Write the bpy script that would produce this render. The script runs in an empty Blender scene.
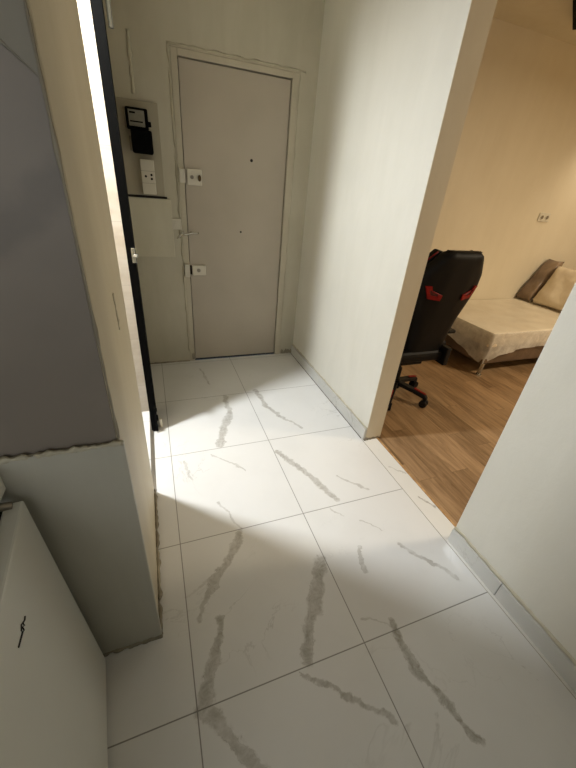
import bpy, bmesh, math, random
from mathutils import Vector, Matrix, noise
random.seed(4)
COL = bpy.context.scene.collection
R = math.radians

# ------------------------------------------------------------------ materials
def lin(c):
    return tuple(((v/255)/12.92 if v/255 <= .04045 else ((v/255+.055)/1.055)**2.4) for v in c)
def new_mat(name, rough=.6, metal=0):
    m = bpy.data.materials.new(name); m.use_nodes = True
    nt = m.node_tree; b = nt.nodes['Principled BSDF']
    if 'black' in name and 'metal' in name or 'black_plastic' in name: b.inputs['Specular IOR Level'].default_value = .04
    if 'leatherette' in name or 'nylon' in name: b.inputs['Specular IOR Level'].default_value = .2
    b.inputs['Roughness'].default_value = rough; b.inputs['Metallic'].default_value = metal
    return m, nt, b
class N:
    def __init__(s, nt): s.nt = nt
    def n(s, t, **k):
        x = s.nt.nodes.new(t)
        for a, v in k.items(): setattr(x, a, v)
        return x
    def l(s, a, b): s.nt.links.new(a, b)
    def inp(s, sock, v):
        if isinstance(v, bpy.types.NodeSocket): s.l(v, sock)
        else: sock.default_value = v
    def m(s, op, a, b=0., c=None, clamp=False):
        x = s.n('ShaderNodeMath', operation=op, use_clamp=clamp)
        s.inp(x.inputs[0], a); s.inp(x.inputs[1], b)
        if c is not None: s.inp(x.inputs[2], c)
        return x.outputs[0]
    def v(s, op, a, b=None, scale=None):
        x = s.n('ShaderNodeVectorMath', operation=op)
        s.inp(x.inputs[0], a)
        if b is not None: s.inp(x.inputs[1], b)
        if scale is not None: s.inp(x.inputs['Scale'], scale)
        return x.outputs['Value'] if op in ('DOT_PRODUCT', 'LENGTH') else x.outputs[0]
    def noise(s, vec, scale, detail=3, rough=.5, col=False, dist=0):
        x = s.n('ShaderNodeTexNoise'); s.l(vec, x.inputs['Vector'])
        x.inputs['Scale'].default_value = scale; x.inputs['Detail'].default_value = detail
        x.inputs['Roughness'].default_value = rough; x.inputs['Distortion'].default_value = dist
        return x.outputs['Color' if col else 'Fac']
    def obj(s): return s.n('ShaderNodeTexCoord').outputs['Object']
    def rng(s, v, a, b, c=0., d=1., smooth=False):
        x = s.n('ShaderNodeMapRange'); x.clamp = True
        if smooth: x.interpolation_type = 'SMOOTHSTEP'
        s.inp(x.inputs[0], v)
        for i, q in enumerate((a, b, c, d)): s.inp(x.inputs[i+1], q)
        return x.outputs[0]
    def mix(s, f, a, b):
        x = s.n('ShaderNodeMix', data_type='RGBA')
        s.inp(x.inputs[0], f)
        s.inp(x.inputs[6], a if isinstance(a, bpy.types.NodeSocket) else (*a, 1))
        s.inp(x.inputs[7], b if isinstance(b, bpy.types.NodeSocket) else (*b, 1))
        return x.outputs[2]
    def bump(s, b, h, dist=.002, strength=.5):
        x = s.n('ShaderNodeBump'); x.inputs['Distance'].default_value = dist
        x.inputs['Strength'].default_value = strength
        s.l(h, x.inputs['Height']); s.l(x.outputs[0], b.inputs['Normal'])

def speckled(name, c1, c2, rough=.6, scale=4, bump=.001, bscale=40, metal=0):
    m, nt, b = new_mat(name, rough, metal); g = N(nt); o = g.obj()
    f = g.rng(g.noise(o, scale, 4), .35, .65)
    g.l(g.mix(f, lin(c1), lin(c2)), b.inputs['Base Color'])
    if bump: g.bump(b, g.noise(o, bscale, 3), bump)
    return m

def plaster(name, c1, c2, smear=(0, 0, 0), rough=.55):
    m, nt, b = new_mat(name, rough); g = N(nt); o = g.obj()
    big = g.noise(o, 1.7, 4, .55)
    st = g.v('MULTIPLY', o, (6, 6, 1.2)); streak = g.noise(st, 1.5, 5, .6, dist=.6)
    f = g.rng(g.m('ADD', g.m('MULTIPLY', big, .6), g.m('MULTIPLY', streak, .4)), .36, .64)
    g.l(g.mix(f, lin(c1), lin(c2)), b.inputs['Base Color'])
    h = g.m('ADD', g.noise(o, 9, 4, .55), g.m('MULTIPLY', g.noise(o, 120, 2), .12))
    g.bump(b, h, .004, .6)
    return m

WHITE = (224, 223, 220)
VEINS = [  # ends of the grey brush veins in the tiles: x0, y0, x1, y1 (m), width (m), strength
    (-0.157, 1.771, -0.178, 1.556, 0.0458, 0.76),
    (-0.178, 1.556, -0.314, 1.230, 0.0597, 0.76),
    (0.083, 1.809, 0.106, 1.555, 0.0453, 0.76),
    (0.106, 1.555, 0.193, 1.380, 0.0424, 0.76),
    (0.193, 1.380, 0.262, 1.267, 0.0224, 0.66),
    (-0.386, 1.163, -0.203, 0.983, 0.0141, 0.47),
    (-0.528, 1.138, -0.507, 0.970, 0.0148, 0.47),
    (-0.390, 0.801, -0.310, 0.608, 0.0125, 0.47),
    (0.014, 1.068, 0.131, 0.834, 0.0409, 0.85),
    (0.131, 0.834, 0.203, 0.632, 0.0358, 0.76),
    (0.303, 0.803, 0.414, 0.661, 0.0160, 0.57),
    (0.138, 0.596, 0.194, 0.534, 0.0121, 0.47),
    (-0.326, 0.584, -0.415, 0.469, 0.0453, 0.76),
    (-0.348, 0.546, -0.479, 0.371, 0.0490, 0.76),
    (-0.479, 0.371, -0.570, 0.252, 0.0232, 0.66),
    (-0.491, 0.237, -0.527, 0.093, 0.0391, 0.85),
    (-0.527, 0.093, -0.567, 0.005, 0.0634, 0.76),
    (-0.012, 0.346, -0.134, 0.157, 0.0695, 0.85),
    (-0.134, 0.157, -0.220, 0.016, 0.0456, 0.85),
    (-0.261, -0.012, -0.149, -0.098, 0.0192, 0.76),
    (-0.149, -0.098, -0.020, -0.209, 0.0231, 0.76),
    (-0.559, -0.025, -0.440, -0.196, 0.0352, 0.66),
    (0.127, 0.028, 0.147, -0.159, 0.0372, 0.95),
    (0.147, -0.159, 0.199, -0.350, 0.0256, 0.95),
    (0.174, 0.357, 0.153, 0.233, 0.0209, 0.57),
    (0.369, 0.299, 0.526, 0.090, 0.0260, 0.43),
    (0.260, 0.477, 0.327, 0.396, 0.0120, 0.57),
    (0.026, 0.076, 0.135, 0.000, 0.0120, 0.47),
    (-0.294, 2.268, -0.258, 1.995, 0.0240, 0.38),
    (-0.593, 0.345, -0.480, 0.392, 0.0120, 0.28),
]
def marble(name, veins=(), grout=True, base=WHITE, faint=.35):
    m, nt, b = new_mat(name, .16); g = N(nt); o = g.obj()
    d1 = g.v('SCALE', g.v('SUBTRACT', g.noise(o, 4, 3, .5, True), (.5, .5, .5)), scale=.10)
    d2 = g.v('SCALE', g.v('SUBTRACT', g.noise(o, 19, 5, .65, True), (.5, .5, .5)), scale=.045)
    p = g.v('MULTIPLY', g.v('ADD', g.v('ADD', o, d1), d2), (1, 1, 0))
    wob = g.rng(g.noise(g.v('ADD', o, (5., 2., 0)), 11, 5, .7), .3, .72, .55, 1.9) if veins else None
    acc = None
    for (x0, y0, x1, y1, w, s) in veins:
        ba = (x1-x0, y1-y0, 0); L = ba[0]**2+ba[1]**2
        pa = g.v('SUBTRACT', p, (x0, y0, 0))
        h = g.m('MULTIPLY', g.v('DOT_PRODUCT', pa, ba), 1/L, clamp=True)
        q = g.n('ShaderNodeVectorMath', operation='SCALE'); q.inputs[0].default_value = ba; g.l(h, q.inputs['Scale'])
        d = g.v('LENGTH', g.v('SUBTRACT', pa, q.outputs[0]))
        f = g.rng(g.m('MULTIPLY', d, wob), w*.22, w*.6, s, 0., True)
        acc = f if acc is None else g.m('MAXIMUM', acc, f)
    # thin natural cracks
    w1 = g.m('ABSOLUTE', g.m('SUBTRACT', g.noise(g.v('ADD', o, (3.1, 7.7, 0)), 1.6, 6, .55, dist=1.2), .5))
    fine = g.m('MULTIPLY', g.rng(w1, .0, .006, 1., 0.), g.rng(g.noise(o, 2.3, 2), .5, .66))
    cloud = g.rng(g.noise(o, 2.6, 4, .6), .45, .8, 0., faint*.5)
    col = g.mix(cloud, lin(base), lin((186, 184, 178)))
    col = g.mix(g.m('MULTIPLY', fine, faint), col, lin((160, 156, 148)))
    if acc is not None:
        tex = g.rng(g.noise(g.v('ADD', o, d1), 22, 7, .75, dist=1.), .32, .66, .3, 1.)
        col = g.mix(g.m('MULTIPLY', acc, tex), col, lin((148, 142, 130)))
        edge = g.m('MULTIPLY', g.rng(g.m('ABSOLUTE', g.m('SUBTRACT', acc, .38)), .0, .12, 1., 0.), g.rng(g.noise(o, 9, 3), .45, .6))
        col = g.mix(g.m('MULTIPLY', edge, .5), col, lin((128, 120, 106)))
    if grout:
        s = g.n('ShaderNodeSeparateXYZ'); g.l(o, s.inputs[0])
        def line(v):
            t = g.m('DIVIDE', v, .6); fr = g.m('ABSOLUTE', g.m('SUBTRACT', t, g.m('ROUND', t)))
            return g.rng(fr, .0022, .0042, 1., 0.)
        gl = g.m('MAXIMUM', g.m('MULTIPLY', line(s.outputs[0]), g.m('LESS_THAN', s.outputs[0], .5)), line(s.outputs[1]))
        col = g.mix(g.m('MULTIPLY', gl, .8), col, lin((112, 108, 100)))
        r = g.rng(gl, 0, 1, .17, .8); g.l(r, b.inputs['Roughness'])
        g.bump(b, g.m('SUBTRACT', 1., gl), .001, .5)
    g.l(col, b.inputs['Base Color'])
    return m

def wood_floor():
    m, nt, b = new_mat('oak_laminate', .38); g = N(nt); o = g.obj()
    s = g.n('ShaderNodeSeparateXYZ'); g.l(o, s.inputs[0])
    W = .125
    ix = g.m('FLOOR', g.m('DIVIDE', s.outputs[0], W))
    off = g.m('MULTIPLY', g.m('FRACT', g.m('MULTIPLY', ix, .3719)), 1.2)
    ty = g.m('DIVIDE', g.m('ADD', s.outputs[1], off), .9)
    iy = g.m('FLOOR', ty)
    cv = g.n('ShaderNodeCombineXYZ'); g.l(ix, cv.inputs[0]); g.l(iy, cv.inputs[1])
    wn = g.n('ShaderNodeTexWhiteNoise', noise_dimensions='3D'); g.l(cv.outputs[0], wn.inputs['Vector'])
    sh = g.v('ADD', g.v('MULTIPLY', o, (14, 1.6, 1)), g.v('SCALE', wn.outputs['Color'], scale=9.))
    grain = g.noise(sh, 2., 6, .62, dist=.8)
    f = g.m('ADD', g.m('MULTIPLY', grain, .75), g.m('MULTIPLY', wn.outputs['Value'], .25))
    col = g.mix(g.rng(f, .3, .68), lin((112, 86, 58)), lin((172, 140, 104)))
    fx = g.m('FRACT', g.m('DIVIDE', s.outputs[0], W)); fy = g.m('FRACT', ty)
    e = g.m('MAXIMUM', g.rng(g.m('ABSOLUTE', g.m('SUBTRACT', fx, .5)), .488, .497), g.rng(g.m('ABSOLUTE', g.m('SUBTRACT', fy, .5)), .4975, .4995))
    col = g.mix(g.m('MULTIPLY', e, .45), col, lin((80, 55, 34)))
    g.l(col, b.inputs['Base Color'])
    g.bump(b, g.m('SUBTRACT', grain, e), .0006, .4)
    return m

def wall_tile():
    m, nt, b = new_mat('white_wall_tile', .2); g = N(nt); o = g.obj()
    s = g.n('ShaderNodeSeparateXYZ'); g.l(o, s.inputs[0])
    def line(v, w, o_=0):
        t = g.m('ADD', g.m('DIVIDE', v, w), o_); fr = g.m('ABSOLUTE', g.m('SUBTRACT', t, g.m('ROUND', t)))
        return g.rng(fr, .002, .006, 1., 0.)
    gl = line(s.outputs[2], .33, .36)
    col = g.mix(g.rng(g.noise(g.v('MULTIPLY', o, (1, 1, 4)), 5, 5), .35, .65), lin((196, 186, 172)), lin((184, 171, 154)))
    g.l(g.mix(g.m('MULTIPLY', gl, .5), col, lin((150, 140, 126))), b.inputs['Base Color'])
    return m

def panel_grey():
    m, nt, b = new_mat('grey_splashback', .5); g = N(nt); o = g.obj()
    base = g.mix(g.rng(g.noise(o, 3, 4), .35, .65), lin((130, 121, 111)), lin((142, 132, 121)))
    # reflection painted into the colour as a darker diagonal band across the panel
    s = g.n('ShaderNodeSeparateXYZ'); g.l(o, s.inputs[0])
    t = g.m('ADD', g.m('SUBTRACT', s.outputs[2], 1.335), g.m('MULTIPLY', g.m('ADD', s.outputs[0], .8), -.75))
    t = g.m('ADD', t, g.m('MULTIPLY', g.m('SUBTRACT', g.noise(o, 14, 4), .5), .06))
    refl = g.rng(g.m('ABSOLUTE', t), .012, .05, .45, 0., True)
    g.l(g.mix(refl, base, lin((104, 98, 92))), b.inputs['Base Color'])
    return m

def fabric(name, c1, c2, rough=.8, sheen=0, bscale=180, bd=.0008):
    m = speckled(name, c1, c2, rough, 7, bd, bscale)
    return m

def plastic_wrap():
    m, nt, b = new_mat('clear_plastic_wrap', .22); g = N(nt); o = g.obj()
    tr = g.n('ShaderNodeBsdfTransparent'); tr.inputs[0].default_value = (.96, .95, .93, 1)
    mx = g.n('ShaderNodeMixShader')
    fac = g.rng(g.noise(o, 6, 6, .65, dist=.4), .3, .7, .35, .8)
    g.l(fac, mx.inputs[0]); g.l(tr.outputs[0], mx.inputs[1]); g.l(b.outputs[0], mx.inputs[2])
    b.inputs['Base Color'].default_value = (*lin((232, 228, 220)), 1)
    g.bump(b, g.noise(o, 22, 6, .65, dist=1.5), .012, .9)
    out = [n for n in nt.nodes if n.type == 'OUTPUT_MATERIAL'][0]
    g.l(mx.outputs[0], out.inputs[0])
    return m
def wrapped(name, c1, c2):
    m, nt, b = new_mat(name, .7); g = N(nt); o = g.obj()
    b.inputs['Coat Weight'].default_value = .35; b.inputs['Coat Roughness'].default_value = .2
    w = g.noise(o, 7, 6, .62, dist=.5)
    g.l(g.mix(g.rng(g.noise(o, 5, 4), .35, .65), lin(c1), lin(c2)), b.inputs['Base Color'])
    g.bump(b, w, .014, .8)
    return m

def emit(name, col, st):
    m, nt, b = new_mat(name); b.inputs['Emission Color'].default_value = (*col, 1); b.inputs['Emission Strength'].default_value = st
    return m

M = dict(
    floor=marble('marble_floor_tile', VEINS),
    sill=marble('marble_threshold', [(.66, .52, .69, .44, .02, .8), (.62, .78, .7, .70, .014, .5)], False, (226, 224, 218)),
    skirting=marble('marble_skirting', [], False, (206, 205, 200), .6),
    cream=plaster('cream_plaster', (218, 215, 203), (226, 223, 212)),
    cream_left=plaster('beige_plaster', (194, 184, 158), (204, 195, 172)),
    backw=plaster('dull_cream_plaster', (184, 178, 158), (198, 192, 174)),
    jamb_warm_lit=plaster('jamb_plaster_warm_lit', (208, 196, 172), (216, 206, 184)),  # cream plaster with the bedroom's warm light mixed into its colour
    grout=plaster('ragged_plaster', (172, 164, 142), (206, 200, 180), rough=.8),
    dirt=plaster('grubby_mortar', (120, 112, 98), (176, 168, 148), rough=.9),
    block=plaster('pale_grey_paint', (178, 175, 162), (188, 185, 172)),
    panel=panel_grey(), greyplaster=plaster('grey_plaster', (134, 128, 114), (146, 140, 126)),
    door=speckled('door_paint', (176, 166, 150), (184, 174, 158), .5, 2, .0005, 30),
    frame=plaster('frame_paint', (184, 176, 156), (196, 188, 168)),
    gap=speckled('dark_gap', (26, 22, 18), (40, 34, 28), .9),
    black=speckled('black_metal', (4, 4, 4), (7, 7, 6), .6),
    chrome=speckled('chrome', (190, 190, 186), (205, 205, 200), .2, bump=0, metal=1),
    steel=speckled('dull_steel', (120, 114, 104), (160, 152, 138), .4, bump=0, metal=.8),
    whitep=speckled('white_plastic', (206, 200, 184), (214, 208, 192), .4, bump=0),
    brass=speckled('aged_brass', (120, 96, 60), (90, 70, 44), .4, bump=0, metal=.8),
    board=speckled('meter_board_grey', (166, 158, 138), (176, 168, 148), .6, 3),
    lowpanel=plaster('lower_panel_paint', (196, 190, 168), (206, 201, 182)),
    meterblack=speckled('meter_black_plastic', (8, 8, 8), (11, 11, 11), .6, bump=0),
    lcd=speckled('meter_face', (122, 118, 104), (134, 130, 116), .3, 20, bump=0),
    white=speckled('white_enamel', (214, 215, 208), (218, 219, 212), .32, 2, .0003, 60),
    rimgrey=speckled('grey_gasket', (112, 112, 108), (128, 128, 122), .6),
    ink=speckled('black_marker', (18, 16, 16), (22, 20, 20), .6, bump=0),
    wood=wood_floor(), roomwall=plaster('warm_cream_wall', (216, 205, 182), (222, 212, 190)),
    ceil=plaster('ceiling_paint', (214, 204, 180), (222, 214, 194)),
    tile=wall_tile(),
    woodtrim=speckled('oak_edging', (160, 122, 78), (196, 160, 112), .4, 30),
    leather=speckled('black_leatherette', (9, 8, 8), (13, 12, 12), .55, 12, .001, 90),
    darkred=speckled('dark_red_lining', (60, 12, 12), (80, 16, 14), .6),
    red=speckled('red_leatherette', (120, 20, 20), (140, 28, 24), .45, 12, .001, 90),
    darkplastic=speckled('black_nylon', (16, 15, 15), (24, 22, 22), .45, bump=0),
    mattress=wrapped('cream_mattress_cloth', (218, 206, 184), (228, 218, 198)),
    bedbase=wrapped('taupe_leatherette', (84, 68, 54), (108, 88, 70)),
    cush_b=wrapped('brown_cushion_cloth', (104, 84, 66), (140, 118, 94)),
    cush_c=wrapped('beige_cushion_cloth', (206, 188, 160), (226, 212, 186)),
    wrap=plastic_wrap(),
    glow=emit('lamp_diffuser', (1, .97, .92), 6), warmglow=emit('warm_lamp_diffuser', (1, .72, .4), 6),
    sky=emit('window_daylight', (.8, .9, 1.), 1.5),
)

# ------------------------------------------------------------------ mesh helpers
def quad(bm, vs): return bm.faces.new(vs)
def box(bm, lo, hi, bev=0, seg=2):
    r = bmesh.ops.create_cube(bm, size=1)['verts']
    for v in r:
        v.co = Vector([(lo[i]+hi[i])/2 + v.co[i]*(hi[i]-lo[i]) for i in range(3)])
    if bev:
        es = list({e for v in r for e in v.link_edges})
        o = bmesh.ops.bevel(bm, geom=es, offset=bev, segments=seg, profile=.5, affect='EDGES')
        r = list({v for f in o['faces'] for v in f.verts} | {v for v in r if v.is_valid})
    return r
def cyl(bm, a, b, r, r2=None, n=20, bev=0):
    a, b = Vector(a), Vector(b); d = b-a
    vs = bmesh.ops.create_cone(bm, cap_ends=True, segments=n, radius1=r, radius2=r if r2 is None else r2, depth=d.length)['verts']
    mt = Matrix.Translation((a+b)/2) @ d.to_track_quat('Z', 'Y').to_matrix().to_4x4()
    bmesh.ops.transform(bm, matrix=mt, verts=vs)
    return vs
def tube(bm, pts, r, n=10, closed=False):
    pts = [Vector(p) for p in pts]; rings = []
    K = len(pts)
    for i, p in enumerate(pts):
        a = pts[(i-1) % K] if closed or i else p; b = pts[(i+1) % K] if closed or i < K-1 else p
        q = (b-a).normalized().to_track_quat('Z', 'Y')
        rr = r[i] if isinstance(r, (list, tuple)) else r
        rings.append([bm.verts.new(p + q @ Vector((rr*math.cos(2*math.pi*k/n), rr*math.sin(2*math.pi*k/n), 0))) for k in range(n)])
    for i in range(K if closed else K-1):
        A, B = rings[i], rings[(i+1) % K]
        for k in range(n): bm.faces.new([A[k], A[(k+1) % n], B[(k+1) % n], B[k]])
    if not closed:
        bm.faces.new(rings[0][::-1]); bm.faces.new(rings[-1])
def prism(bm, pts2, fn, t0, t1):
    """extrude outline pts2 between depth t0 and t1; fn(u, v, t) -> point"""
    A = [bm.verts.new(fn(u, v, t0)) for u, v in pts2]; B = [bm.verts.new(fn(u, v, t1)) for u, v in pts2]
    n = len(A)
    fs = [bm.faces.new(A[::-1]), bm.faces.new(B)]
    for i in range(n): fs.append(bm.faces.new([A[i], A[(i+1) % n], B[(i+1) % n], B[i]]))
    return A+B
def obj(name, bm, mat, parent=None, smooth=False, bevel=0, subsurf=0):
    bmesh.ops.recalc_face_normals(bm, faces=bm.faces)
    me = bpy.data.meshes.new(name); bm.to_mesh(me); bm.free()
    me.materials.append(M[mat])
    if smooth:
        for p in me.polygons: p.use_smooth = True
    o = bpy.data.objects.new(name, me); COL.objects.link(o)
    if parent: o.parent = parent
    if bevel:
        b = o.modifiers.new('bevel', 'BEVEL'); b.width = bevel; b.segments = 2; b.limit_method = 'ANGLE'; b.angle_limit = R(40)
    if subsurf:
        s = o.modifiers.new('sub', 'SUBSURF'); s.levels = s.render_levels = subsurf
    return o
def B(*a, **k):
    bm = bmesh.new(); box(bm, *a, **k); return bm
def struct(name, bm, mat, parent=None, **k):
    o = obj(name, bm, mat, parent, **k)
    if not parent: o['kind'] = 'structure'
    return o
def tag(o, label, cat, group=None):
    o['label'] = label; o['category'] = cat
    if group: o['group'] = group
    return o
def thing(name, label, cat, loc=(0, 0, 0), rz=0, group=None):
    o = bpy.data.objects.new(name, None); COL.objects.link(o)
    o.location = loc; o.rotation_euler = (0, 0, rz); o.empty_display_size = .1
    return tag(o, label, cat, group)
def ragged(bm, a, b, n, w, h, wdir, hdir, amp=.5, seed=0):
    """rough plaster bead from a to b: irregular width along wdir, height along hdir"""
    a, b, wd, hd = Vector(a), Vector(b), Vector(wdir), Vector(hdir); rows = []
    for i in range(n+1):
        t = i/n; p = a.lerp(b, t)
        q = noise.noise(Vector((t*n*.35, seed, 0))); q2 = noise.noise(Vector((t*n*.5, seed+9, 3)))
        ww = w*(1+amp*2*q); hh = h*(1+amp*1.6*q2)
        rows.append([bm.verts.new(p + wd*(ww*s) + hd*(hh*k)) for s, k in ((-.5, 0), (-.3, .8), (.2, 1), (.5, 0))])
    for i in range(n):
        for k in range(3): bm.faces.new([rows[i][k], rows[i][k+1], rows[i+1][k+1], rows[i+1][k]])
        bm.faces.new([rows[i][3], rows[i][0], rows[i+1][0], rows[i+1][3]])
    bm.faces.new(rows[0]); bm.faces.new(rows[-1][::-1])

# ------------------------------------------------------------------ the setting
CZ = 2.72; YB = 2.449; XR = .63; XRI = .75; XL = -.70; YO0 = .95; YO1 = 1.72; YR = 2.6
YJ = 1.045; YN = .258; YK = -1.9
struct('floor', B((-2.3, YK, -.1), (.609, YB, 0)), 'floor')
struct('trim_grout_joint', B((.609, YK, -.1), (.612, YB, -.0005)), 'dirt')
struct('trim_threshold', B((.612, YK, -.1), (.716, YJ+.02, 0.001)), 'sill')
struct('trim_wood_edge', B((.716, YN, -.1), (.728, YJ, .004)), 'woodtrim')
struct('floor_bedroom', B((.728, -1.2, -.1), (5.2, YR, 0)), 'wood')
# right wall with the doorless opening to the bedroom
def rough_wall(lo, hi, axis_face):
    bm = bmesh.new(); box(bm, lo, hi); return bm
struct('wall_right', B((XR, YJ, 0), (XRI, YB+.15, CZ)), 'cream', bevel=.004)
struct('trim_jamb_warm_light', B((XR+.001, YJ-.002, .004), (XRI-.001, YJ+.001, CZ)), 'jamb_warm_lit')  # added thin slab, its colour paints warm lamplight on the wall end
struct('wall_right_near', B((XR+.01, YK, .0), (XRI, YN, CZ)), 'cream', bevel=.004)
# back wall around the entrance door
DX0, DX1, DZ = -.307, .438, 2.066
bm = bmesh.new()
for lo, hi in (((-1.9, YB, 0), (DX0-.03, YB+.15, CZ)), ((DX0-.03, YB, DZ+.03), (DX1+.03, YB+.15, CZ)), ((DX1+.03, YB, 0), (XR, YB+.15, CZ))):
    box(bm, lo, hi)
struct('wall_back', bm, 'backw')
# left wall: plastered pier, opening to the bathroom, hall wall beyond
struct('wall_left', B((-.86, .262, 0), (XL, YO0, CZ)), 'cream_left', bevel=.004)
bm = bmesh.new()
box(bm, (-.86, YO1, 0), (XL, YB, CZ)); box(bm, (-.86, YO0, 2.42), (XL, YO1, CZ))
struct('wall_left_far', bm, 'cream_left')
struct('ceiling', B((-2.3, YK, CZ), (5.2, YR+.1, CZ+.1)), 'ceil')
# bathroom behind the left opening
bm = bmesh.new()
box(bm, (-2.05, YO1-.012, 0), (XL-.005, YO1, 2.42)); box(bm, (-2.05, YO0, 0), (-2.0, YO1-.012, CZ)); box(bm, (-2.05, YO1, 0), (-.86, YO1+.1, CZ))
struct('wall_bathroom', bm, 'tile')
struct('wall_kitchen_end', B((-2.3, .262, 0), (-.86, .40, CZ)), 'block')
struct('wall_bathroom_near', B((-2.05, .40, 0), (-.86, .95, CZ)), 'cream_left')
struct('trim_door_track', B((-.712, YO0+.0, 0), (-.690, YO1-.02, .006)), 'steel')
# kitchen side of the pier: dark splashback above, painted face below
bm = bmesh.new(); prism(bm, [(-1.5, .885), (XL-.006, .885), (XL-.006, 1.53), (-.74, 1.56), (-1.5, 1.60)], lambda u, v, t: Vector((u, t, v)), .2575, .262)
struct('wall_left_panel', bm, 'panel')
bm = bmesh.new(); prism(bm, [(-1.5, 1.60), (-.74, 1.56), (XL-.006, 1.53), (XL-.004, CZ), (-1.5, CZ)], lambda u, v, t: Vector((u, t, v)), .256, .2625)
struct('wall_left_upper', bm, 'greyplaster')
bm = bmesh.new(); ragged(bm, (-.755, .2565, 1.575), (XL-.004, .2565, 1.53), 14, .004, .003, (0, 0, 1), (0, -1, 0), .8, 61)
struct('trim_plaster_crack', bm, 'greyplaster', smooth=True)
bm = bmesh.new(); box(bm, (-1.5, .247, .004), (-.692, .2625, .885))
struct('wall_left_lower', bm, 'block', bevel=.003)
bm = bmesh.new(); ragged(bm, (-1.2, .248, .886), (XL+.006, .248, .888), 90, .012, .006, (0, 0, 1), (0, -1, 0), .9, 2)
struct('trim_plaster_ledge', bm, 'grout', smooth=True)
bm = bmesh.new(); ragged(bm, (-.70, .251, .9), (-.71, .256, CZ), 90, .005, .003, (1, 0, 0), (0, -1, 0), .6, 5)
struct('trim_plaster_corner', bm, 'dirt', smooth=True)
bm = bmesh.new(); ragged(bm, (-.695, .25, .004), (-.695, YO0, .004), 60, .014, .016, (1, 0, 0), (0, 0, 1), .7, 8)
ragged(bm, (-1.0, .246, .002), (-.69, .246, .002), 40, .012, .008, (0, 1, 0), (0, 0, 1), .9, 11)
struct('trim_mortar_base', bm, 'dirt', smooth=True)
bm = bmesh.new(); box(bm, (-.98, -.25, .81), (-.935, .247, .882), bev=.004)
struct('trim_worktop_edge', bm, 'cream')
# kitchen walls behind the photographer, with a window
struct('wall_kitchen_left', B((-2.4, YK, 0), (-2.3, .4, CZ)), 'block')
bm = bmesh.new()
for lo, hi in (((-2.3, YK-.1, 0), (-1.9, YK, CZ)), ((-.7, YK-.1, 0), (XRI, YK, CZ)), ((-1.9, YK-.1, 0), (-.7, YK, .95)), ((-1.9, YK-.1, 2.15), (-.7, YK, CZ))): box(bm, lo, hi)
struct('wall_kitchen_back', bm, 'block')
wf = bmesh.new()
for lo, hi in (((-1.9, YK-.07, .95), (-1.85, YK-.02, 2.15)), ((-.75, YK-.07, .95), (-.7, YK-.02, 2.15)), ((-1.85, YK-.07, .95), (-.75, YK-.02, 1.0)), ((-1.85, YK-.07, 2.1), (-.75, YK-.02, 2.15)), ((-1.325, YK-.07, 1.0), (-1.275, YK-.02, 2.1))): box(wf, lo, hi)
w1 = struct('window_1', wf, 'whitep')
# bedroom shell
struct('wall_bedroom_back', B((XRI, YR, 0), (5.2, YR+.1, CZ)), 'roomwall')
struct('wall_bedroom_right', B((5.1, -1.2, 0), (5.2, YR, CZ)), 'roomwall')
struct('wall_bedroom_front', B((XRI, -1.3, 0), (5.2, -1.2, CZ)), 'roomwall')
# skirtings of marble tile
def skirting(name, x0, y0, y1, h, joints):
    bm = bmesh.new(); ys = [y0]+sorted(j for j in joints if y0 < j < y1)+[y1]
    for a, b in zip(ys, ys[1:]): box(bm, (x0, a+.0012, .0), (x0+.016, b-.0012, h), bev=.0012, seg=1)
    return struct(name, bm, 'skirting')
skirting('baseboard_right', XR-.016, YJ-.002, YB, .085, (1.2, 1.8, 2.4))
skirting('baseboard_right_near', XR-.006, YK, YN+.0, .083, (-.02, -.62, -1.22))
bm = bmesh.new(); ragged(bm, (XR-.001, YJ, .087), (XR-.001, YB, .087), 70, .010, .010, (1, 0, 0), (0, 0, 1), .7, 21)
ragged(bm, (XR+.009, YK, .084), (XR+.009, YN-.002, .084), 110, .014, .012, (1, 0, 0), (0, 0, 1), .8, 25)
struct('trim_plaster_bead', bm, 'grout', smooth=True)
bm = bmesh.new(); ragged(bm, (XR+.002, YJ-.002, .002), (XRI, YJ-.002, .002), 14, .012, .010, (0, 1, 0), (0, 0, 1), .7, 31)
ragged(bm, (XR-.012, YJ-.006, .002), (XR+.02, YJ-.006, .004), 8, .012, .012, (0, 1, 0), (0, 0, 1), .7, 35)
struct('trim_mortar_jamb', bm, 'dirt', smooth=True)

# ------------------------------------------------------------------ entrance door
dl = struct('door_1', B((DX0, YB+.012, .012), (DX1, YB+.052, DZ)), 'door', bevel=.002)
def dpart(name, bm, mat, **k): return obj(name, bm, mat, dl, **k)
bm = bmesh.new()
box(bm, (DX0-.03, YB+.02, .0), (DX1+.03, YB+.12, .01)); box(bm, (DX0-.03, YB+.06, .01), (DX1+.03, YB+.12, DZ+.03))
dpart('rebate', bm, 'gap')
bm = bmesh.new()
for lo, hi in (((DX0-.045, YB-.006, 0), (DX0-.006, YB+.05, DZ+.04)), ((DX1+.006, YB-.006, 0), (DX1+.05, YB+.05, DZ+.04)), ((DX0-.045, YB-.007, DZ+.041), (DX1+.05, YB+.05, DZ+.05)), ((DX0-.005, YB-.006, DZ+.006), (DX1+.005, YB+.05, DZ+.04))): box(bm, lo, hi, bev=.002, seg=1)
dpart('door_frame', bm, 'frame')
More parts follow.
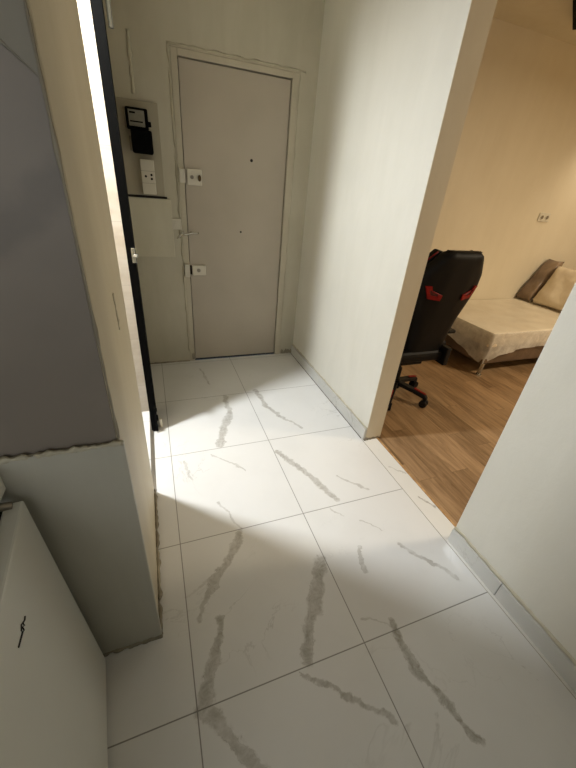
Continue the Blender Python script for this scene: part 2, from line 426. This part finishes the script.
# upper lock
F = YB+.012
bm = B((DX0+.012, F-.026, 1.385), (DX0+.115, F+.001, 1.485), bev=.006); box(bm, (DX0-.04, YB-.028, 1.395), (DX0-.002, YB+.0, 1.48), bev=.004)
lk = dpart('upper_lock', bm, 'whitep')
bm = bmesh.new(); cyl(bm, (DX0+.045, F-.032, 1.435), (DX0+.045, F-.02, 1.435), .012); obj('lock_cylinder', bm, 'steel', lk, smooth=False)
bm = bmesh.new(); vs = cyl(bm, (DX0+.096, F-.045, 1.432), (DX0+.096, F-.02, 1.432), .02)
for v in vs: v.co.x = DX0+.096+(v.co.x-DX0-.096)*.55
obj('thumb_turn', bm, 'brass', lk)
# lower lock
bm = B((DX0+.014, F-.026, .755), (DX0+.12, F+.001, .835), bev=.008); box(bm, (DX0-.045, YB-.026, .745), (DX0-.006, YB+.0, .845), bev=.004)
lk = dpart('lower_lock', bm, 'whitep')
bm = bmesh.new(); cyl(bm, (DX0+.062, F-.032, .797), (DX0+.062, F-.02, .797), .014); obj('lock_cylinder', bm, 'steel', lk)
bm = B((DX0-.004, YB+.001, .762), (DX0+.012, F+.002, .83)); obj('lock_bolt', bm, 'gap', lk)
# lever handle: spindle, lever and key
bm = bmesh.new()
tube(bm, [(DX0+.075, F-.03, 1.072), (DX0+.03, F-.032, 1.072), (DX0-.02, F-.036, 1.062), (DX0-.06, F-.04, 1.055)], [.006, .006, .007, .005])
tube(bm, [(DX0+.02, F+.0, 1.072), (DX0+.02, F-.032, 1.072)], .008)
tube(bm, [(DX0-.035, F-.035, 1.085), (DX0-.055, F-.037, 1.055), (DX0-.085, F-.038, 1.03)], [.005, .006, .004])
dpart('door_handle', bm, 'chrome', smooth=True)
for nm, px, pz, r in (('peephole', .172, 1.575, .010), ('keyhole', .098, 1.09, .007)):
    bm = bmesh.new(); cyl(bm, (px-.0, F-.004, pz), (px, F+.002, pz), r); dpart(nm, bm, 'gap')
bm = B((DX0-.03, YB-.02, .02), (DX0-.0, YB-.002, .07), bev=.004); dpart('bottom_hinge', bm, 'steel')
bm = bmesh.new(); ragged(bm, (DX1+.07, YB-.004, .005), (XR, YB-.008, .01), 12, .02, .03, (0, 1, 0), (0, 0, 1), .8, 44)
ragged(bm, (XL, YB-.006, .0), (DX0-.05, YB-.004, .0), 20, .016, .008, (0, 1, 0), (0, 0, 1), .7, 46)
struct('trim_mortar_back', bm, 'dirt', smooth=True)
bm = bmesh.new()
ragged(bm, (DX0-.05, YB-.001, .1), (DX0-.055, YB-.001, DZ+.06), 80, .016, .005, (1, 0, 0), (0, -1, 0), .8, 51)
ragged(bm, (DX1+.055, YB-.001, .02), (DX1+.055, YB-.001, DZ+.06), 80, .014, .005, (1, 0, 0), (0, -1, 0), .8, 53)
ragged(bm, (DX0-.06, YB-.001, DZ+.055), (DX1+.1, YB-.001, DZ+.055), 40, .014, .005, (0, 0, 1), (0, -1, 0), .8, 55)
ragged(bm, (-.585, YB-.001, 1.85), (-.58, YB-.001, 2.14), 20, .022, .006, (1, 0, 0), (0, -1, 0), .5, 57)
struct('trim_plaster_smears', bm, 'grout', smooth=True)
bm = bmesh.new(); ragged(bm, (XL+.0005, .615, 1.13), (XL+.0005, .63, 1.02), 12, .018, .003, (0, 1, 0), (1, 0, 0), .9, 71)
struct('trim_plaster_scar', bm, 'grout', smooth=True)

# black metal bathroom door standing at the left opening
bd = struct('door_2', B((-.6995, 1.47, .003), (-.667, YO1+.03, 2.425), bev=.002, seg=1), 'black')
bm = B((-.692, 1.460, .005), (-.660, 1.4705, 2.418)); obj('edge_profile', bm, 'meterblack', bd)
bm = bmesh.new(); box(bm, (-.676, 1.448, 1.045), (-.658, 1.462, 1.115), bev=.003); cyl(bm, (-.667, 1.455, 1.08), (-.650, 1.445, 1.08), .008)
obj('latch', bm, 'chrome', bd)
bm = bmesh.new(); tube(bm, [(-.668, 1.45, .012), (-.665, 1.448, .10), (-.662, 1.449, .2)], .006); box(bm, (-.674, 1.445, .09), (-.652, 1.462, .13), bev=.003); box(bm, (-.674, 1.445, .16), (-.654, 1.462, .18), bev=.003)
obj('floor_bolt', bm, 'meterblack', bd)
bm = bmesh.new(); tube(bm, [(-.64, 1.5, 1.9), (-.64, 1.5, 2.3)], .009); box(bm, (-.66, 1.49, 2.1), (-.636, 1.51, 2.13)); obj('top_bolt', bm, 'rimgrey', bd)
t = bmesh.new(); cyl(t, (-.645, 1.512, 0), (-.645, 1.512, .06), .013, .011); o = obj('door_stop', t, 'whitep')
tag(o, 'small white door stop on the floor beside the black door edge', 'door stop')

# ------------------------------------------------------------------ meter cupboard area
o = obj('meter_board', B((-.715, YB-.012, 1.30), (-.452, YB-.0005, 1.82), bev=.002, seg=1), 'board')
tag(o, 'grey wall board carrying the electricity meter left of the entrance door', 'board')
bm = B((-.715, YB-.0135, 1.286), (-.44, YB-.0005, 1.2995)); o = obj('metal_ledge', bm, 'gap', o)
o = obj('wall_panel', B((-.715, YB-.014, .895), (-.415, YB-.0005, 1.285), bev=.003), 'lowpanel')
tag(o, 'pale painted panel on the wall under the meter board', 'panel')
mt = thing('electricity_meter', 'black electricity meter with grey display and open black cover on grey board', 'meter', (-.578, YB-.015, 1.54))
bm = B((-.068, -.065, .125), (.060, 0, .235), bev=.008); obj('meter_case', bm, 'meterblack', mt)
dp = obj('display', B((-.052, -.069, .14), (.04, -.064, .222)), 'lcd', mt)
for x1, z0, z1 in ((.028, .16, .167), (-.012, .203, .212)): obj('display_print', B((-.045, -.071, z0), (x1, -.069, z1)), 'meterblack', dp)
bm = B((-.05, -.09, .0), (.075, 0, .125), bev=.01); obj('terminal_cover', bm, 'meterblack', mt)
bm = B((-.08, -.03, .13), (-.066, 0, .235), bev=.003); box(bm, (-.064, -.05, .01), (-.05, 0, .09), bev=.003); obj('side_bracket', bm, 'steel', mt)
bm = bmesh.new(); cyl(bm, (.06, -.04, .16), (.076, -.04, .16), .014); obj('seal_knob', bm, 'meterblack', mt)
fb = thing('fuse_box', 'narrow white fuse box with small socket holes below the black meter', 'fuse box', (-.548, YB-.015, 1.31))
obj('casing', B((-.045, -.045, 0), (.04, 0, .2), bev=.004), 'whitep', fb)
for z in (.065, .135): obj('seam', B((-.045, -.0465, z), (.04, -.044, z+.0015)), 'steel', fb)
for x, z in ((.018, .115), (.018, .092), (-.018, .105)):
    bm = bmesh.new(); cyl(bm, (x, -.048, z), (x, -.04, z), .007); obj('socket_hole', bm, 'meterblack', fb)
sw = thing('light_switch', 'small square white light switch between wall panel and door handle', 'switch', (-.388, YB, 1.125))
obj('plate', B((-.034, -.016, -.036), (.034, 0, .036), bev=.004), 'whitep', sw)
bm = bmesh.new(); cyl(bm, (0, -.022, 0), (0, -.012, 0), .018); obj('push_button', bm, 'whitep', sw)

# ------------------------------------------------------------------ white fridge at lower left
fr = thing('fridge', 'white enamel fridge in lower left corner with black scribble mark', 'fridge', (-.869, .228, 0), R(5.5))
lean = .035
def fx(x, y, z): return Vector((x - lean*z/.79, y, z))
def lbox(lo, hi, bev=0):
    bm = bmesh.new(); box(bm, lo, hi, bev)
    for v in bm.verts: v.co = fx(*v.co)
    return bm
obj('body', lbox((-.52, -.9, .01), (-.055, 0, .765), .006), 'rimgrey', fr)
obj('gasket', lbox((-.055, -.895, .012), (-.036, -.004, .775)), 'gap', fr)
obj('door', lbox((-.036, -.9, .012), (0, 0, .79), .005), 'white', fr)
bm = bmesh.new(); tube(bm, [fx(-.018, -.012, .792), fx(-.07, -.016, .80), fx(-.25, -.03, .80)], .009); obj('rail', bm, 'steel', fr, smooth=True)
bm = bmesh.new()
tube(bm, [(-0.0299, -0.2073, 0.6929), (-0.0298, -0.2143, 0.6916), (-0.0301, -0.222, 0.6971)], .0016, 6); tube(bm, [(-0.0299, -0.235, 0.692), (-0.03, -0.249, 0.6951), (-0.0302, -0.2646, 0.6988)], .0018, 6); tube(bm, [(-0.0301, -0.2216, 0.6973), (-0.0303, -0.2279, 0.7023), (-0.0301, -0.2364, 0.6983), (-0.0299, -0.2366, 0.6927), (-0.0296, -0.2303, 0.6872), (-0.03, -0.229, 0.6962), (-0.0297, -0.2222, 0.689)], .0014, 6, closed=True)
obj('scribble_mark', bm, 'ink', fr)

# ------------------------------------------------------------------ bedroom: bed
bx0, bx1, by0, by1, bz = 2.2, 4.05, 1.6, 2.59, .445
bed = thing('bed', 'low single bed with plastic wrapped cream mattress against the bedroom wall', 'bed', ((bx0+bx1)/2, (by0+by1)/2, 0))
def rel(bm):
    for v in bm.verts: v.co -= Vector(((bx0+bx1)/2, (by0+by1)/2, 0))
    return bm
obj('base', rel(B((bx0+.03, by0+.03, .12), (bx1, by1-.01, .30), bev=.012)), 'bedbase', bed)
obj('headboard', rel(B((bx1, by0, .10), (bx1+.07, by1, .80), bev=.02)), 'bedbase', bed)
def lumpy_box(lo, hi, n, amp, rad=.03, seed=0, sc=6):
    bm = bmesh.new(); box(bm, lo, hi, bev=rad, seg=3)
    bmesh.ops.subdivide_edges(bm, edges=[e for e in bm.edges if e.calc_length() > .15], cuts=n, use_grid_fill=True)
    bm.normal_update()
    for v in bm.verts:
        v.co += v.normal*amp*noise.fractal(v.co*sc+Vector((seed, 0, 0)), 1, 2, 4)
    return bm
obj('mattress', rel(lumpy_box((bx0, by0, .30), (bx1, by1, bz), 30, .006, .022)), 'mattress', bed, smooth=True)
for (x, y) in ((bx0+.062, by0+.04), (bx1-.1, by0+.08), (bx0+.10, by1-.1), (bx1-.1, by1-.1)):
    bm = bmesh.new(); cyl(bm, (x, y, .012), (x, y, .13), .016, .024, 16); cyl(bm, (x, y, 0), (x, y, .014), .026, .026, 16)
    obj('leg', rel(bm), 'chrome', bed, smooth=False)
# plastic wrap: a skirt round the visible sides, hanging lowest over the front corner
bm = bmesh.new(); cols = []
path = [(bx0-.008, by1-.0)]
K = 34
for i in range(K+1): path.append((bx0-.008, by1-.01-(by1-by0)*i/K))
for i in range(1, K*2+1): path.append((bx0-.008+(bx1-bx0)*i/(K*2), by0-.008))
cor = Vector((bx0, by0))
for i, (x, y) in enumerate(path):
    s = (Vector((x, y))-cor).length
    low = .275 - .155*math.exp(-(s/.16)**1.3) + .03*noise.noise(Vector((x*5, y*5, 2)))
    if y > by0+.01: low = .275 - .155*math.exp(-(s/.30)**1.2)+.03*noise.noise(Vector((x*5, y*5, 2)))
    col = []
    for j in range(9):
        t = j/8; z = (bz+.005)*(1-t) + low*t
        fl = .022*noise.fractal(Vector((x*9, y*9, z*3)), 1, 2, 3)*t + .006
        inn = .055*t*math.exp(-(s/.15)**2)
        if y > by0+.01: px, py = x-fl+inn*.7, y+inn
        else: px, py = x+inn, y-fl+inn*.7
        col.append(bm.verts.new((px, py, z)))
    cols.append(col)
for a, b in zip(cols, cols[1:]):
    for j in range(8): bm.faces.new([a[j], b[j], b[j+1], a[j+1]])
obj('plastic_wrap', rel(bm), 'wrap', bed, smooth=True)

def cushion(name, label, mat, o, ax, ay, an, w, h, t, seed):
    """pillow shape spanned by unit axes ax (width), ay (height), normal an, centred at o"""
    bm = bmesh.new(); n = 18; o = Vector(o); V = {}
    for side in (1, -1):
        for i in range(n+1):
            for j in range(n+1):
                u, v = i/n*2-1, j/n*2-1
                k = max(0, (1-abs(u)**5)*(1-abs(v)**5))**.45
                if side < 0 and k < 1e-6: V[side, i, j] = V[1, i, j]; continue
                p = o + ax*(u*w/2*(1-.035*(1-abs(v)))) + ay*(v*h/2*(1-.035*(1-abs(u)))) + an*(side*t/2*k)
                p += an*side*k*.014*noise.fractal(p*11+Vector((seed, 0, 0)), 1, 2, 4)
                V[side, i, j] = bm.verts.new(p)
    for side in (1, -1):
        for i in range(n):
            for j in range(n): bm.faces.new([V[side, i, j], V[side, i+1, j], V[side, i+1, j+1], V[side, i, j+1]])
    ob = obj(name, bm, mat, smooth=True)
    return tag(ob, label, 'cushion')
axv = Vector((0, 1, 0))
def lean_cushion(label, mat, x, y, w, h, t, slope, seed):
    ay = Vector((math.cos(R(slope)), 0, math.sin(R(slope)))); an = Vector((-ay.z, 0, ay.x))
    cushion('cushion', label, mat, Vector((x, y, bz+.012)) + ay*h/2 + an*t*.12, axv, ay, an, w, h, t, seed)
lean_cushion('brown cushion showing as a narrow strip between the wall and the beige cushion', 'cush_b', 3.66, 2.485, .19, .56, .10, 56, 3)
lean_cushion('large beige plastic wrapped cushion standing on the bed in front of the brown one', 'cush_c', 3.68, 2.09, .58, .47, .15, 63, 9)

so = thing('wall_socket', 'double white wall socket above the bed', 'socket', (3.60, YR, 1.365))
obj('plate', B((-.085, -.012, -.045), (.085, 0, .045), bev=.004), 'whitep', so)
for s in (-1, 1):
    bm = bmesh.new(); cyl(bm, (s*.04, -.016, 0), (s*.04, -.010, 0), .026); w_ = obj('outlet', bm, 'whitep', so)
    bm = bmesh.new(); cyl(bm, (s*.04, -.0175, 0), (s*.04, -.015, 0), .019); obj('recess', bm, 'steel', w_)

# ------------------------------------------------------------------ gaming chair (local: faces +Y, back towards -Y)
ch = thing('gaming_chair', 'black gaming chair with red slots seen from behind beside the bed', 'chair', (1.18, 1.53, 0), R(0))
# backrest plane: v up along the lean, u lateral
BT = R(10); bo = Vector((.045, -.14, .42))
def bp(u, v, t):
    t = t - .30*max(0, abs(u)-.10)          # the shell wraps forward towards its edges
    return bo + Vector((u, -math.sin(BT)*v - math.cos(BT)*t, math.cos(BT)*v - math.sin(BT)*t))
half = [(.0, 0), (.165, 0), (.175, .08), (.175, .2), (.19, .30), (.25, .45), (.272, .53), (.25, .62), (.155, .745), (.13, .765), (0, .765)]
def outline(sc=1., inset=0):
    rt = [(max(0, u-inset) if u else 0, min(max(v, inset), .765-inset)) for u, v in half]
    return rt + [(-u, v) for u, v in rt[::-1] if u]
def slot(side): # red framed slot outline
    return [(side*.085, .500), (side*.09, .462), (side*.175, .468), (side*.215, .548), (side*.175, .552), (side*.165, .525)]
def hw(v):
    for (u0, v0), (u1, v1) in zip(half[1:], half[2:]):
        if v0 <= v <= v1 and v1 > v0: return u0+(u1-u0)*(v-v0)/(v1-v0)
    return .10
bm = bmesh.new(); NV, NU = 40, 16; G = {}
for sd, t0 in ((1, .035), (-1, -.05)):
    for j in range(NV+1):
        v = .765*j/NV; w_ = hw(v)
        for i in range(NU+1):
            q = i/NU*2-1; e = max(abs(q), abs(2*j/NV-1))
            tt = t0 - sd*.03*max(0, (abs(q)-.8)/.2)**2 - sd*.025*max(0, (abs(2*j/NV-1)-.92)/.08)**2
            tt += -sd*.010*math.exp(-((abs(q)-.45)/.05)**2)*(1 if v > .2 else 0)
            G[sd, i, j] = bm.verts.new(bp(q*w_, v, tt))
for sd in (1, -1):
    for j in range(NV):
        for i in range(NU): bm.faces.new([G[sd, i, j], G[sd, i+1, j], G[sd, i+1, j+1], G[sd, i, j+1]])
rim = [(i, 0) for i in range(NU)] + [(NU, j) for j in range(NV)] + [(i, NV) for i in range(NU, 0, -1)] + [(0, j) for j in range(NV, 0, -1)]
for k in range(len(rim)):
    a, b = rim[k], rim[(k+1) % len(rim)]
    bm.faces.new([G[1, a[0], a[1]], G[1, b[0], b[1]], G[-1, b[0], b[1]], G[-1, a[0], a[1]]])
back = obj('backrest', bm, 'leather', ch, smooth=True)
for s in (-1, 1):
    bm = bmesh.new()
    o_ = [(s*(u-.002), v) for u, v in half[2:9]]; i_ = [(s*(u-.062), v-.012) for u, v in half[2:9]]
    prism(bm, o_+i_[::-1], bp, -.10, -.045)
    obj('side_bolster', bm, 'leather', back, bevel=.01)
for s in (-1, 1):
    bm = bmesh.new(); q = slot(s); cu = sum(u for u, v in q)/len(q); cv = sum(v for u, v in q)/len(q)
    inn = [(cu+(u-cu)*.55, cv+(v-cv)*.4) for u, v in q]
    A0 = [bm.verts.new(bp(u, v, .036)) for u, v in q]; A1 = [bm.verts.new(bp(u, v, .045)) for u, v in q]
    I0 = [bm.verts.new(bp(u, v, .036)) for u, v in inn]; I1 = [bm.verts.new(bp(u, v, .045)) for u, v in inn]
    for i in range(len(q)):
        k = (i+1) % len(q)
        for f in ((A0[i], A0[k], A1[k], A1[i]), (A1[i], A1[k], I1[k], I1[i]), (I1[i], I1[k], I0[k], I0[i]), (I0[i], I0[k], A0[k], A0[i])): bm.faces.new(f)
    obj('slot_trim', bm, 'red', back)
    bm = bmesh.new(); prism(bm, inn, bp, .02, .039); obj('slot_opening', bm, 'darkred', back)
for s in (-1, 1):
    bm = bmesh.new(); tube(bm, [bp(s*.155, .738, -.052), bp(s*.20, .682, -.052), bp(s*.248, .617, -.052), bp(s*.268, .54, -.052), bp(s*.246, .45, -.052)], .005)
    obj('piping', bm, 'red', back, smooth=True)
# seat
bm = bmesh.new(); box(bm, (-.25, -.20, .38), (.25, .30, .47), bev=.035, seg=3); obj('seat', bm, 'leather', ch, smooth=False)
for s in (-1, 1):
    bm = bmesh.new(); box(bm, (s*.20 if s > 0 else -.27, -.15, .43), (.27 if s > 0 else s*.20, .30, .52), bev=.025, seg=3)
    obj('seat_bolster', bm, 'leather', ch)
    bm = bmesh.new(); tube(bm, [(s*.25, -.02, .36), (s*.285, -.02, .37), (s*.29, -.02, .57)], .016); obj('armrest_post', bm, 'darkplastic', ch, smooth=True)
    bm = bmesh.new(); box(bm, (s*.29-.04, -.14, .57), (s*.29+.04, .13, .60), bev=.012); obj('armrest_pad', bm, 'darkplastic', ch)
    bm = bmesh.new(); box(bm, (s*.215-.02, -.24, .36), (s*.215+.02, -.12, .50), bev=.008); obj('recline_bracket', bm, 'darkplastic', ch)
bm = bmesh.new(); box(bm, (-.10, -.13, .33), (.10, .12, .385), bev=.01); obj('tilt_mechanism', bm, 'darkplastic', ch)
bm = bmesh.new(); tube(bm, [(.08, 0, .355), (.2, -.03, .35), (.27, -.05, .33)], .006); obj('lever', bm, 'chrome', ch, smooth=True)
bm = bmesh.new(); cyl(bm, (0, 0, .12), (0, 0, .25), .032); cyl(bm, (0, 0, .25), (0, 0, .335), .02); obj('gas_column', bm, 'darkplastic', ch)
bm = bmesh.new(); cyl(bm, (0, 0, .075), (0, 0, .145), .05, .042); obj('hub', bm, 'darkplastic', ch)
for k in range(5):
    a = R(-60+72*k); d = Vector((math.cos(a), math.sin(a), 0)); n_ = Vector((-d.y, d.x, 0))
    bm = bmesh.new()
    pr = [(.03, .135, .03), (.17, .12, .026), (.27, .10, .02), (.285, .085, .016)]
    rows = [[bm.verts.new(d*r_+n_*w*sx+Vector((0, 0, z-(.03 if sz else 0)))) for sx, sz in ((-1, 0), (1, 0), (1, 1), (-1, 1))] for r_, z, w in pr]
    for A_, B_ in zip(rows, rows[1:]):
        for i in range(4): bm.faces.new([A_[i], A_[(i+1) % 4], B_[(i+1) % 4], B_[i]])
    bm.faces.new(rows[0]); bm.faces.new(rows[-1][::-1])
    lg = obj('leg', bm, 'darkplastic', ch, bevel=.006)
    bm = bmesh.new(); prism(bm, [(.17, -.013), (.268, -.009), (.268, .009), (.17, .013)], lambda u, v, t: d*u+n_*v+Vector((0, 0, .1225-(u-.18)*.17+t)), 0, .004)
    obj('red_inlay', bm, 'red', lg)
    bm = bmesh.new(); c = d*.27
    for s in (-1, 1):
        t_ = n_
        cyl(bm, c+t_*(s*.008)+Vector((0, 0, .03)), c+t_*(s*.028)+Vector((0, 0, .03)), .03, n=24)
    cyl(bm, c+Vector((0, 0, .03)), c+Vector((0, 0, .09)), .009); box(bm, (c.x-.014, c.y-.014, .04), (c.x+.014, c.y+.014, .062), bev=.004)
    obj('caster', bm, 'darkplastic', lg, bevel=.003)

# ------------------------------------------------------------------ lamps
def area(name, loc, size, power, col, rot=(0, 0, 0), shape='DISK', spread=180, size_y=None):
    l = bpy.data.lights.new(name, 'AREA'); l.shape = shape; l.size = size; l.energy = power; l.color = col; l.spread = R(spread)
    if size_y: l.size_y = size_y
    o = bpy.data.objects.new(name, l); COL.objects.link(o); o.location = loc; o.rotation_euler = rot
    return o
# bathroom ceiling lamp: its white light pours out of the left opening
bl = thing('bathroom_lamp', 'round white bathroom ceiling lamp behind the beige pier', 'lamp', (-1.10, 1.27, CZ))
bm = bmesh.new(); cyl(bm, (0, 0, -.02), (0, 0, 0), .06); cyl(bm, (0, 0, -.25), (0, 0, -.02), .008); cyl(bm, (0, 0, -.27), (0, 0, -.25), .085); obj('lamp_holder', bm, 'whitep', bl)
bm = bmesh.new(); cyl(bm, (0, 0, -.29), (0, 0, -.27), .08); obj('lamp_shade', bm, 'glow', bl)
area('bathroom_light', (-1.10, 1.27, CZ-.295), .11, 68, (.93, .97, 1))
# kitchen window daylight behind the photographer
area('window_light', (-1.3, YK+.02, 1.55), 1.1, 6.2, (1, .97, .91), (R(90), 0, 0), 'RECTANGLE', 180, 1.1)
obj('window_pane', B((-1.85, YK-.05, 1.0), (-.75, YK-.045, 2.1)), 'sky', w1)
# bedroom lamps
area('bedroom_light', (3.3, -.1, 2.5), .35, 66, (1, .84, .61))
tl = thing('ceiling_track', 'black lighting track on the bedroom ceiling at the top right corner', 'lamp', (2.39, 2.04, CZ), math.atan2(.299, .451))
obj('rail', B((-.40, -.07, -.07), (.33, .055, 0), bev=.004), 'black', tl)
for k in (-.2, .2):
    bm = bmesh.new(); cyl(bm, (k, -.06, -.12), (k, -.06, -.065), .02); cyl(bm, (k, -.06, -.16), (k, -.06, -.12), .03); obj('spot_head', bm, 'black', tl)
l = bpy.data.lights.new('wall_spot', 'SPOT'); l.energy = 30; l.color = (1, .84, .61); l.spot_size = R(100); l.spot_blend = .9; l.shadow_soft_size = .06
o = bpy.data.objects.new('wall_spot', l); COL.objects.link(o); o.location = (4.3, 2.1, 2.5); o.rotation_euler = (R(30), 0, 0)


# ------------------------------------------------------------------ camera
cam = bpy.data.cameras.new('camera'); co = bpy.data.objects.new('camera', cam); COL.objects.link(co)
cam.sensor_fit = 'HORIZONTAL'; cam.sensor_width = 36; cam.lens = 36*343.75/576; cam.clip_start = .02
co.rotation_mode = 'XYZ'
co.location = (-.58637, -.45205, 1.42807); co.rotation_euler = (1.05077099, -8.02668464e-02, -.347985855)
sc = bpy.context.scene; sc.camera = co
sc.view_settings.view_transform = 'Standard'; sc.view_settings.look = 'None'; sc.view_settings.gamma = 1; sc.view_settings.use_curve_mapping = False
sc.view_settings.exposure = 0.0
wd = bpy.data.worlds.new('world'); sc.world = wd; wd.use_nodes = True
wd.node_tree.nodes['Background'].inputs[0].default_value = (.75, .85, 1, 1); wd.node_tree.nodes['Background'].inputs[1].default_value = .05
